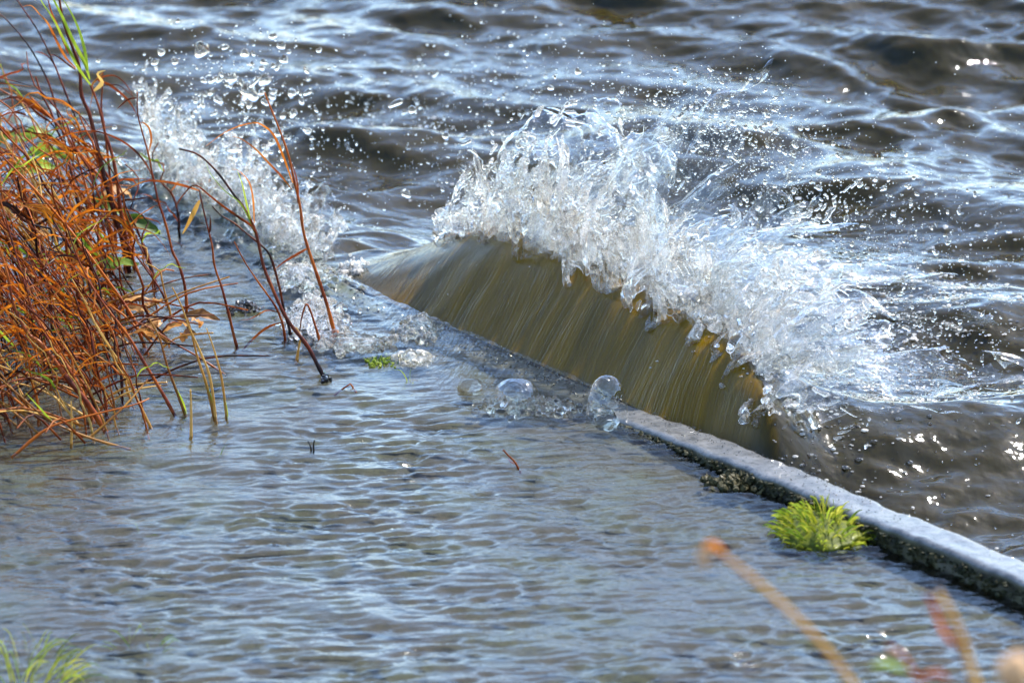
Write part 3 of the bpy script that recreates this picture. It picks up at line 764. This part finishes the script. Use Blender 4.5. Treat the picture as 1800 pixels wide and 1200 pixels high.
def px_path(pts, drift=0.0, z0=-0.01):
    """photo positions from foot to tip -> points in the place; the foot stands on the ground, the tip drifts in depth"""
    b = at_z(pts[0][0], pts[0][1], z0); n = len(pts)
    return [b] + [at_y(x, y, b.y + drift * i / (n - 1)) for i, (x, y) in enumerate(pts) if i]
PXM = 1.1e-3
def stalk(pts, w, label, mat='stem', drift=0.0, blades=(), group=None, cat='grass stalk', nodes=True):
    path = spline(px_path(pts, drift), max(8, 3 * len(pts)))
    org = path[0].copy()
    n = len(path)
    root = empty('grass_stalk', org, label=label, category=cat, group=group)
    rad = [w * PXM / 2 * (1.0 - 0.62 * i / n) * (1.18 if nodes and i % 5 == 2 else 1.0) for i in range(n)]
    part('stem', tube(path, rad), M[mat], root, org)
    for bl in blades:
        bp, bw, bm_ = bl[:3]
        y0 = org.y + drift * 0.5
        pp = spline([at_y(x, y, y0 + (bl[3] if len(bl) > 3 else 0.0) * i / len(bp)) for i, (x, y) in enumerate(bp)], max(8, 3 * len(bp)))
        k = len(pp)
        wd = [bw * PXM * min(1.0, 0.35 + 3 * i / k) * (1 - 0.9 * (i / (k - 1)) ** 2) for i in range(k)]
        part('leaf_blade', ribbon(pp, wd, 0.3, random.uniform(-0.8, 0.8)), M[bm_], root, org)
    return root
CL = 'reddish stalks of dry grass standing in the flood water'
stalk([(228, 480), (215, 420), (200, 370), (185, 317), (177, 283), (167, 242), (157, 200), (143, 167), (140, 120), (128, 85), (115, 50), (105, 5), (100, -40)], 11, 'thickest dark maroon stalk rising out past the top edge of the clump', drift=0.06,
      blades=[([(133, 122), (115, 110), (98, 98), (88, 97)], 4, 'blade'), ([(133, 120), (115, 100), (98, 68), (85, 42), (70, 25), (55, 10), (40, 12)], 6, 'blade'), ([(120, 95), (105, 55), (90, 20), (80, -20)], 5, 'stem')])
stalk([(240, 480), (225, 430), (212, 370), (206, 320), (200, 285), (193, 258), (185, 235), (177, 200), (168, 172), (158, 148)], 9, 'orange red stalk topped by three long green blades', drift=0.05,
      blades=[([(160, 150), (140, 122), (118, 80), (95, 35), (72, 0), (62, -25)], 8, 'green'), ([(158, 140), (148, 108), (128, 70), (110, 30), (92, -5), (80, -30)], 8, 'green'), ([(155, 125), (150, 92), (140, 55), (125, 22), (108, -5)], 7, 'green', 0.05), ([(165, 160), (180, 145), (172, 130), (185, 124)], 9, 'straw')])
stalk([(195, 420), (180, 370), (167, 320), (157, 283), (150, 258), (142, 233), (130, 200), (113, 158), (97, 117), (80, 80), (62, 47), (40, 15), (20, -15)], 6, 'slender copper stalk curving out beyond the upper left corner', drift=0.1,
      blades=[([(97, 117), (85, 100), (70, 92), (60, 92)], 3, 'blade'), ([(133, 123), (118, 112), (103, 98), (92, 96)], 5, 'weed')])
stalk([(150, 420), (140, 370), (125, 300), (112, 240), (100, 195), (87, 150), (73, 120), (55, 88), (30, 55), (0, 25), (-30, 5)], 5.5, 'dark purple stalk arching across the upper left corner', drift=0.1)
stalk([(60, 330), (45, 270), (25, 200), (20, 165), (12, 140), (0, 115), (-15, 95)], 4.5, 'thin dark stalk nearest the left edge of the view', drift=0.1)
stalk([(205, 430), (196, 340), (190, 280), (183, 220), (178, 190), (180, 150), (181, 127)], 6, 'dark broken stalk with a frayed tan top', drift=0.02,
      blades=[([(180, 128), (175, 135), (168, 142), (162, 150), (163, 165), (158, 190)], 5, 'straw'), ([(167, 142), (182, 135), (200, 133), (215, 142), (228, 158), (236, 175)], 3, 'blade'), ([(168, 140), (190, 148), (210, 162), (228, 180), (242, 205)], 6, 'blade'), ([(165, 149), (190, 150), (208, 150), (225, 162), (238, 175)], 2.5, 'blade')])
stalk([(328, 552), (327, 520), (322, 490), (312, 460), (303, 442), (295, 408), (287, 380), (278, 353), (272, 325), (267, 303), (262, 275), (255, 250), (248, 225), (242, 200), (241, 162)], 6, 'tall copper stalk bending across the far splash, topped by drooping blades', drift=0.04,
      blades=[([(262, 265), (266, 245), (262, 225), (252, 216), (247, 216)], 4, 'blade'), ([(240, 172), (225, 175), (213, 185), (205, 192)], 4, 'blade'), ([(272, 318), (255, 285), (230, 258), (195, 238), (160, 230), (125, 235), (90, 248), (50, 268)], 5, 'blade')])
stalk([(418, 615), (411, 590), (404, 560), (393, 517), (388, 500), (377, 467), (373, 433), (367, 407), (357, 367), (350, 333)], 6, 'dark jointed stalk with a bent tan leaf folded down', drift=0.03,
      blades=[([(351, 352), (340, 375), (330, 395), (321, 411)], 9, 'straw'), ([(350, 335), (330, 328), (305, 322), (275, 318), (245, 322), (205, 345)], 5, 'blade'), ([(368, 410), (370, 395), (369, 378)], 4, 'blade')])
stalk([(592, 602), (577, 543), (563, 500), (547, 453), (538, 425), (532, 400), (527, 360), (517, 317), (507, 273), (493, 233), (480, 200), (465, 163)], 7, 'tallest single copper stalk standing before the gap between the splashes', drift=0.05,
      blades=[([(515, 322), (500, 280), (483, 240), (465, 222), (443, 216), (400, 230), (362, 257)], 5, 'blade'), ([(513, 333), (495, 310), (473, 287), (450, 263), (425, 245), (408, 240)], 4, 'blade'), ([(523, 358), (524, 330), (518, 300), (508, 275)], 4, 'blade'), ([(543, 435), (520, 448), (500, 460), (482, 474)], 5, 'blade')])
stalk([(572, 668), (556, 637), (540, 607), (513, 573), (497, 547), (480, 510), (463, 467), (450, 410), (433, 372), (408, 338), (388, 310), (368, 288), (345, 270), (315, 262)], 8, 'rusty stalk with many drooping blades leaning left from the muddy root', drift=0.08,
      blades=[([(462, 465), (448, 405), (422, 383), (392, 362), (367, 342), (342, 325), (320, 345), (308, 365)], 6, 'blade'), ([(448, 410), (425, 360), (395, 335), (370, 305), (362, 285)], 3, 'green'), ([(440, 385), (432, 350), (425, 320), (415, 295)], 4, 'green'), ([(447, 392), (445, 350), (438, 320), (420, 300), (410, 298)], 3.5, 'blade'), ([(560, 648), (572, 655), (582, 663)], 4, 'green')])
stalk([(512, 600), (508, 575), (500, 550), (490, 500), (475, 450), (458, 430), (433, 410), (413, 393), (388, 378), (373, 362)], 6, 'bright orange stalk sloping up left beside the rusty one', mat='blade', drift=0.06)
stalk([(502, 603), (497, 570), (485, 540), (468, 515), (450, 490), (430, 460), (412, 425)], 5, 'bright orange short stalk under the long sloping one', mat='blade', drift=0.0,
      blades=[([(497, 552), (470, 545), (440, 560), (420, 562)], 3, 'blade'), ([(500, 565), (470, 575), (440, 600), (415, 630), (395, 650)], 5, 'stem', -0.05)])
stalk([(565, 612), (555, 575), (545, 545), (538, 535), (530, 560), (527, 582)], 5, 'short bent brown stalk hooked over beside the tall copper one')
stalk([(520, 640), (525, 612), (528, 590), (520, 575)], 5, 'short broken straw under the rusty leaning stalk', mat='straw')
stalk([(267, 755), (240, 700), (215, 645), (197, 617), (170, 575), (143, 517)], 5.5, 'straight pale orange straw leaning left in the front of the clump', mat='straw', nodes=False)
stalk([(327, 732), (310, 687), (293, 640), (280, 593), (262, 560)], 6, 'yellow straw with a green foot, left of the broken upright stub', mat='straw', blades=[([(328, 728), (320, 705), (310, 685), (305, 668)], 7, 'green')], nodes=False)
stalk([(380, 745), (370, 667), (353, 620), (333, 577), (320, 540), (303, 505)], 5.5, 'long yellow straw with a bent upper half, first of the right front pair', mat='straw', nodes=False)
stalk([(378, 740), (363, 677), (347, 627), (337, 587), (330, 560)], 6, 'yellow straw with a bright green lower half, behind the long one', mat='straw', blades=[([(379, 740), (372, 705), (363, 677), (360, 665)], 7, 'green')], nodes=False)
stalk([(399, 740), (390, 667), (377, 617), (363, 577)], 5, 'yellow straw with green foot standing furthest out in the water', mat='straw', blades=[([(400, 738), (396, 710), (392, 690)], 6.5, 'green')], nodes=False)
stalk([(336, 772), (336, 730), (335, 684)], 6, 'upright broken pale stub at the front of the clump', mat='straw', nodes=False)
stalk([(187, 760), (153, 707), (120, 667), (93, 630), (68, 600), (50, 587), (25, 540), (10, 470), (-15, 400)], 10, 'stout orange red stalk sweeping left across the front of the clump', drift=0.06)
stalk([(165, 745), (150, 700), (115, 640), (80, 590), (55, 540), (38, 480), (20, 420), (0, 350)], 7, 'second orange stalk close behind the stout sweeping one', drift=0.08)
stalk([(310, 735), (285, 690), (255, 640), (225, 590), (190, 545), (160, 500), (135, 450), (115, 390)], 6.5, 'dark brown stalk slanting through the middle of the clump', drift=0.06)
stalk([(125, 788), (126, 750), (125, 705)], 5, 'short pale stem standing upright at the water in front of the clump', mat='straw', nodes=False)
stalk([(20, 805), (83, 753), (150, 732), (233, 712), (262, 700)], 5, 'dark stalk lying almost flat along the water in front', drift=0.1)
stalk([(230, 790), (160, 770), (90, 740), (40, 700), (0, 665), (-20, 650)], 5, 'fallen straw with a green stripe at the lower left of the clump', mat='straw', blades=[([(92, 742), (72, 718), (45, 690)], 6, 'green')])
stalk([(398, 660), (350, 628), (310, 605), (270, 580), (230, 560)], 4, 'thin copper stalk lying across to the dark root at the clump edge', drift=0.05)

# ---- the dense clump: a few stalk kinds, copied with their blades
protos = []
def local_stalk(h, lean, bend, w, mat, nb, seed):
    r = random.Random(seed)
    pts = [Vector((0, 0, -0.02))]
    n = 9
    for i in range(1, n + 1):
        q = i / n
        pts.append(Vector((-lean * h * q - bend * h * q * q + 0.004 * r.uniform(-1, 1), 0.006 * r.uniform(-1, 1) + r.uniform(-.04, .04) * q, h * q * (1 - 0.25 * bend * q))))
    path = spline(pts, 16)
    v, f = tube(path, [w / 2 * (1 - 0.6 * i / 16) * (1.2 if i % 5 == 2 else 1) for i in range(16)], 5)
    parts = [('stem', mesh_np('stem', np.array([tuple(p) for p in v]), np.array(f)), mat)]
    for k in range(nb):
        i0 = r.randint(3, 14); p0 = path[i0]; L = h * r.uniform(0.25, 0.6)
        side = -1 if r.random() < 0.68 else 1
        dr = r.uniform(0.1, 1.1)
        b = [p0]
        for j in range(1, 7):
            q = j / 6
            b.append(p0 + Vector((side * L * (0.55 * q + 0.25 * q * q), r.uniform(-.25, .25) * L * q, L * (0.8 * q - dr * q * q) + 0.006 * r.uniform(-1, 1))))
        pp = spline(b, 11); bw = r.uniform(0.003, 0.0075)
        wd = [bw * min(1, .4 + 3 * i / 11) * (1 - .9 * (i / 10) ** 2) for i in range(11)]
        v, f = ribbon(pp, wd, 0.3, r.uniform(-1.5, 1.5))
        parts.append(('leaf_blade', mesh_np('leaf_blade', np.array([tuple(p) for p in v]), np.array(f)), 'green' if r.random() < 0.13 else 'blade'))
    for nm, me, m in parts: me.materials.append(M[m])
    return parts
for k in range(22):
    r = random.Random(500 + k)
    hh_ = r.uniform(0.22, 0.46)
    protos.append((hh_, local_stalk(hh_, r.uniform(0.05, 0.55), r.uniform(0.0, 0.35), r.uniform(0.0036, 0.0078), r.choice(['stem', 'stem', 'stem', 'stem', 'blade', 'straw', 'straw', 'green']), r.randint(2, 4), 900 + k)))
def plant_copy(parts, loc, rz, sc, label, cat, group, name):
    root = empty(name, loc, label=label, category=cat, group=group)
    root.rotation_euler = (0, 0, rz); root.scale = (sc, sc, sc)
    for nm, me, m in parts:
        o = bpy.data.objects.new(nm, me); COL.objects.link(o); o.parent = root
g = random.Random(4)
count = 0
while count < 255:
    px, py = g.uniform(-110, 330), g.uniform(415, 770)
    if px > 235 and g.random() < 0.72: continue
    if px + (py - 420) * 0.12 > 330: continue
    p = at_z(px, py, -0.01)
    ph, pp = g.choice(protos); rz, sc = g.uniform(-0.9, 0.9), g.uniform(0.6, 1.12) * (0.8 if py > 620 else 1.0)
    look = {'stem': 'dark rusty', 'blade': 'orange', 'straw': 'straw yellow', 'green': 'olive green'}[pp[0][2]]
    zone = 'at the back of the clump by the green leaves' if py < 530 else 'in the thick middle of the clump' if py < 650 else 'at the front of the clump by open water'
    plant_copy(pp, p, rz, sc, ('tall ' if ph * sc > 0.32 else 'short ') + look + ' grass stalk ' + zone, 'grass stalk', CL, 'grass_stalk')
    count += 1
# low broken straws criss-crossing at the water
straw_kinds = []
for k in range(10):
    r = random.Random(70 + k); L = r.uniform(0.10, 0.28); a = r.uniform(0.1, 0.7)
    pts = [Vector((0, 0, -0.01)), Vector((-L * 0.5 * math.cos(a), 0.01, L * 0.5 * math.sin(a) + r.uniform(0, .02))), Vector((-L * math.cos(a), -0.01, L * math.sin(a) * r.uniform(0.5, 1)))]
    v, f = tube(spline(pts, 7), [0.0024 * (1 - .5 * i / 7) for i in range(7)], 5)
    me = mesh_np('straw', np.array([tuple(p) for p in v]), np.array(f)); me.materials.append(M['straw' if k % 2 else 'blade'])
    straw_kinds.append(me)
for k in range(120):
    px, py = g.uniform(-60, 330), g.uniform(520, 770)
    if px > 150 + (770 - py) * 0.9: continue
    o = bpy.data.objects.new('broken_straw', g.choice(straw_kinds)); o.location = at_z(px, py, g.uniform(-0.005, 0.03)); o.rotation_euler = (0, 0, g.uniform(-1.1, 1.1) + (math.pi if g.random() < .25 else 0))
    o['label'] = 'short broken straw tangled low ' + ('among the tan leaves of the grass clump' if o.location.y > 10.3 else 'at the front foot of the grass clump'); o['category'] = 'straw'; o['group'] = 'broken straws at the foot of the grass clump'
    COL.objects.link(o)

# tan dead leaves and green leaves among the stalks
def leaf_mesh(L, W, curl, seed):
    r = random.Random(seed); n = 9; vs, fs = [], []
    for i in range(n):
        q = i / (n - 1); w = W * math.sin(math.pi * min(0.98, 0.08 + 0.9 * q)) ** 0.8
        z = curl * L * math.sin(q * 3.0) + 0.004 * r.uniform(-1, 1)
        for k in (-1, -.5, 0, .5, 1): vs.append((L * (q - .5), w * k, z + 0.35 * w * k * k + 0.003 * r.uniform(-1, 1)))
    for i in range(n - 1):
        for k in range(4): fs.append((i * 5 + k, i * 5 + k + 1, i * 5 + k + 6, i * 5 + k + 5))
    return mesh_np('leaf', np.array(vs), np.array(fs))
dead = [leaf_mesh(0.055, 0.009, 0.2, k) for k in range(4)] + [leaf_mesh(0.085, 0.011, 0.16, k) for k in range(4, 6)]
for k in dead: k.materials.append(M['leaf'])
greenl = [leaf_mesh(0.10, 0.016, 0.25, k + 20) for k in range(4)]
for k in greenl: k.materials.append(M['green'])
def place_leaf(me, px, py, z, rot, label, cat, group, name):
    o = bpy.data.objects.new(name, me); p = at_z(px, py, 0); o.location = (at_y(px, py, p.y - z * 3.2)); o.rotation_euler = rot
    o['label'] = label; o['category'] = cat; o['group'] = group; COL.objects.link(o)
for k in range(34):
    if k < 16: px, py = g.gauss(95, 50), g.gauss(410, 38)
    elif k < 28: px, py = g.gauss(285, 32), g.gauss(560, 22)
    else: px, py = g.gauss(180, 60), g.gauss(340, 40)
    place_leaf(g.choice(dead), px, py, 0.03, (g.uniform(-.7, .9), g.uniform(-.6, .6), g.uniform(-1.5, 1.5)), 'curled tan dead leaf ' + ('caught high in the left of the rusty clump' if k < 16 else 'heaped at the right foot of the rusty clump' if k < 28 else 'caught below the shaded green leaves'), 'leaf', 'tan dead leaves in the grass clump', 'dead_leaf')
for (px, py, lab) in [(60, 250, 'wide green leaf low behind the upper stalks'), (85, 275, 'shaded green leaf under the wide upper one'), (15, 255, 'green leaf by the left edge of the clump'), (190, 370, 'curved green leaf in the middle of the clump'), (165, 455, 'flat green leaf lying over the tan leaves'), (205, 480, 'pale green leaf drooping to the water'), (60, 300, 'lowest green leaf of the shaded group'), (240, 400, 'slim green leaf beside the red stalk')]:
    place_leaf(g.choice(greenl), px, py, 0.05, (g.uniform(.2, 1.0), g.uniform(-.4, .4), g.uniform(-.6, .6)), lab, 'leaf', 'green leaves in the grass clump', 'green_leaf')

# ---- turf tuft at the kerb, corner grass, stray sprigs
def tuft(name, px, py, rx, ry, n, hmin, hmax, label, mat='lime', w=0.0028, lean=(0, 0)):
    c = at_z(px, py, 0.0); root = empty(name, c, label=label, category='grass tuft')
    kinds = []
    for k in range(9):
        r = random.Random(k + int(px)); h = 1.0; b = r.uniform(0.2, 0.9); 
        pts = [Vector((0, 0, 0)), Vector((b * .15, 0, .45)), Vector((b * .5, 0, .8)), Vector((b, 0, 1.0 - .25 * b))]
        pp = spline(pts, 6); v, f = ribbon(pp, [w / hmax * q for q in (.8, 1, .95, .75, .45, .08)], 0.3)
        me = mesh_np('blade', np.array([tuple(p) for p in v]), np.array(f)); me.materials.append(M[mat if k % 4 else 'green']); kinds.append(me)
    r = random.Random(int(py))
    for k in range(n):
        a, q = r.uniform(0, 6.283), math.sqrt(r.random())
        o = bpy.data.objects.new('blade', kinds[int(r.random() ** 0.8 * 9) % 9]); o.parent = root
        o.location = (math.cos(a) * q * rx, math.sin(a) * q * ry, 0.02 * (1 - q * q) if n >= 300 else -0.005)
        hh = r.uniform(hmin, hmax) * (1 - .35 * q)
        o.scale = (hh * 1.0, hh, hh); o.rotation_euler = (lean[0] + r.uniform(-.3, .3), lean[1] + q * 0.9, a + r.uniform(-.8, .8))
        COL.objects.link(o)
    if n >= 300:
        bm = bmesh.new(); bmesh.ops.create_icosphere(bm, subdivisions=4, radius=1.0)
        c0 = np.array([v.co[:] for v in bm.verts]); f0 = np.array([[v.index for v in f.verts] for f in bm.faces]); bm.free()
        c0 = c0 * (1 + 0.22 * fbm(66, 3, c0[:, 0] * 3, c0[:, 1] * 3, c0[:, 2] * 3))[:, None] * np.array([rx * 0.95, ry * 0.95, 0.020])
        link('root_mat', mesh_np('root_mat', c0, f0), M['lime'], root)
    return root
tuft('grass_tuft', 1452, 932, 0.085, 0.12, 300, 0.022, 0.046, 'bright lime green grass tuft growing at the foot of the kerb', w=0.0062)
tuft('grass_patch', 30, 1185, 0.10, 0.16, 130, 0.05, 0.10, 'blurred green grass at the lower left corner of the flood water', w=0.004)
tuft('grass_patch', 250, 1130, 0.05, 0.05, 14, 0.03, 0.06, 'few thin green blades right of the corner grass', mat='green')
for (px, py, n, lab) in [(718, 668, 3, 'pair of thin green blades below the algae mat'), (380, 800, 4, 'tiny green sprig in front of the yellow straws'), (252, 935, 3, 'single short green blade alone in open flood water'), (735, 1000 - 640 + 20, 0, '')]:
    if n: tuft('grass_sprig', px, py, 0.012, 0.02, n, 0.02, 0.035, lab, mat='green', w=0.002)
def twig(paths, label, mat='stem', w=4):
    root = None
    for pts in paths:
        path = spline(px_path(pts), 8); org = path[0].copy()
        if root is None: root = empty('twig', org, label=label, category='twig'); ro = org
        part('stem', tube(path, [w * PXM / 2 * (1 - .5 * i / 8) for i in range(8)], 5), M[mat], root, ro)
twig([[(548, 798), (546, 785), (541, 775)], [(552, 798), (551, 782), (553, 773)]], 'dark forked twig end poking out of the open flood water', 'weed')
twig([[(588, 695), (600, 685), (615, 675)], [(626, 690), (620, 680), (615, 674)]], 'small bent orange twig right of the rusty stalk', 'blade')
twig([[(915, 832), (905, 812), (893, 800), (884, 790)], [(905, 815), (898, 812), (893, 806)]], 'small orange and green sprig below the bubbles', 'blade')
# algae and weed clumps
def clump(name, px, py, wx, wy, hh, n, mat, label, cat, size=(0.004, 0.010), seed=0):
    r = np.random.default_rng(seed); c = at_z(px, py, 0.0); vs, fs, k = [], [], 0
    for i in range(n):
        a = r.normal(0, .45, 2); R_ = r.uniform(*size)
        m = np.array(Euler(tuple(r.random(3) * 6)).to_matrix())
        v = (bv * R_ * np.array([1, .55, .8])) * (1 + 0.35 * r.normal(size=(len(bv), 1)))
        vs.append(v @ m.T + np.array([a[0] * wx, a[1] * wy, hh * np.exp(-a @ a) * r.random()])); fs.append(bf + k); k += len(bv)
    me = mesh_np(name, np.concatenate(vs), np.concatenate(fs), False)
    o = link(name, me, M[mat], label=label, category=cat); o.location = c
clump('weed_clump', 432, 546, 0.032, 0.03, 0.02, 120, 'weed', 'small black clump of wet weed in the water by the stalks', 'weed', (0.003, 0.006), 1)
clump('algae_mat', 672, 636, 0.035, 0.04, 0.004, 110, 'green', 'flat green algae mat floating before the froth lump', 'algae', (0.002, 0.005), 2)
clump('debris_clump', 1292, 850, 0.045, 0.05, 0.014, 170, 'moss', 'dark clump of leaf debris lodged against the bare kerb', 'debris', (0.004, 0.009), 3)
clump('root_clod', 572, 668, 0.008, 0.015, 0.01, 30, 'weed', 'dark muddy clod at the root of the rusty leaning stalk', 'clod', (0.003, 0.006), 4)
# grit and mussel-like specks on the kerb, moss along its shaded side
r = np.random.default_rng(5); vs, fs, k = [], [], 0
for i in range(1300):
    s = r.uniform(-.3, 2.9); q = r.random() ** 1.3 * 0.9
    if r.random() > (0.6 + 0.4 * sstep(1.3, 1.6, s)): continue
    x, y = sd_xy(s, edge_d(s) - 0.004 - KERB_W * q * 0.85); rr = r.uniform(0.0006, 0.0014) if s < 1.35 else r.uniform(0.001, 0.0032)
    v = bv * rr * np.array([1, 1, .9]) * (1 + .3 * r.normal(size=(len(bv), 1)))
    vs.append(v + np.array([x, y, kerb_z(s) + rr * .3])); fs.append(bf + k); k += len(bv)
me = mesh_np('grit', np.concatenate(vs) - ko, np.concatenate(fs), False)
o = link('grit', me, M['weed'], kerb); o['kind'] = 'stuff'
vs, fs, k = [], [], 0
for i in range(1300):
    s = r.uniform(-.4, 1.25); x, y = sd_xy(s, edge_d(s) - KERB_W - 0.002 + r.normal() * .003); rr = r.uniform(0.0012, 0.0035)
    top = kerb_z(s) - 0.010
    v = bv * rr * np.array([1.6, 1.2, 1]) * (1 + .45 * r.normal(size=(len(bv), 1)))
    vs.append(v + np.array([x, y, r.uniform(-0.012, max(top, -0.004))])); fs.append(bf + k); k += len(bv)
me = mesh_np('moss', np.concatenate(vs) - ko, np.concatenate(fs), False)
o = link('moss', me, M['moss'], kerb); o['kind'] = 'stuff'

# ---- out-of-focus plants close to the camera
def near_stem(pts, Y, w, mat, label, bud=None, blades=()):
    path = spline([at_y(x, y, Y + dy) for x, y, dy in pts], 14); org = path[0].copy()
    low = Vector((org.x + 0.05, org.y + 0.05, 0.0))
    path = [low] + path
    root = empty('foreground_stalk', low, label=label, category='grass stalk')
    sc = Y / FPX
    part('stem', tube(path, [w * sc / 2 * (1 - .45 * i / len(path)) for i in range(len(path))], 7), M[mat], root, low)
    for bp, bw, bm_ in blades:
        pp = spline([at_y(x, y, Y) for x, y in bp], 10)
        part('leaf_blade', ribbon(pp, [bw * sc * math.sin(math.pi * (0.12 + .85 * i / 9)) for i in range(10)], .2), M[bm_], root, low)
    if bud:
        c = at_y(bud[0], bud[1], Y); b2 = bmesh.new(); bmesh.ops.create_icosphere(b2, subdivisions=2, radius=1.0)
        for v in b2.verts: v.co = Vector((v.co.x * bud[2] * sc, v.co.y * bud[2] * sc, v.co.z * bud[3] * sc * (1 + .2 * math.sin(5 * v.co.x))))
        me = bpy.data.meshes.new('seed_head'); b2.to_mesh(me); b2.free()
        o = link('seed_head', me, M['bud'], root); o.location = c - low
near_stem([(1520, 1230, 0), (1460, 1150, 0), (1400, 1085, 0), (1330, 1022, 0), (1290, 990, 0), (1258, 968, 0), (1240, 965, 0)], 5.6, 13, 'straw', 'blurred orange stalk with a drooping cream seed head close to the camera', bud=(1237, 980, 13, 20), blades=[([(1275, 975), (1255, 955), (1235, 958)], 14, 'blade')])
near_stem([(1725, 1230, 0), (1705, 1170, 0), (1690, 1120, 0), (1670, 1075, 0), (1650, 1040, 0)], 5.6, 18, 'straw', 'blurred ochre stem close to the camera, right of the seed head', blades=[([(1700, 1150), (1660, 1110), (1640, 1060), (1625, 1040)], 12, 'blade')])
near_stem([(1640, 1240, 0), (1610, 1190, 0), (1585, 1150, 0), (1560, 1135, 0)], 5.6, 11, 'blade', 'blurred rusty sprig between the two near stems', blades=[([(1600, 1180), (1560, 1165), (1530, 1170)], 14, 'green'), ([(1610, 1190), (1650, 1180), (1670, 1200)], 12, 'blade')])
near_stem([(1810, 1240, 0), (1795, 1200, 0), (1785, 1178, 0)], 5.0, 14, 'straw', 'blurred cream seed head at the lower right corner', bud=(1783, 1180, 34, 36))
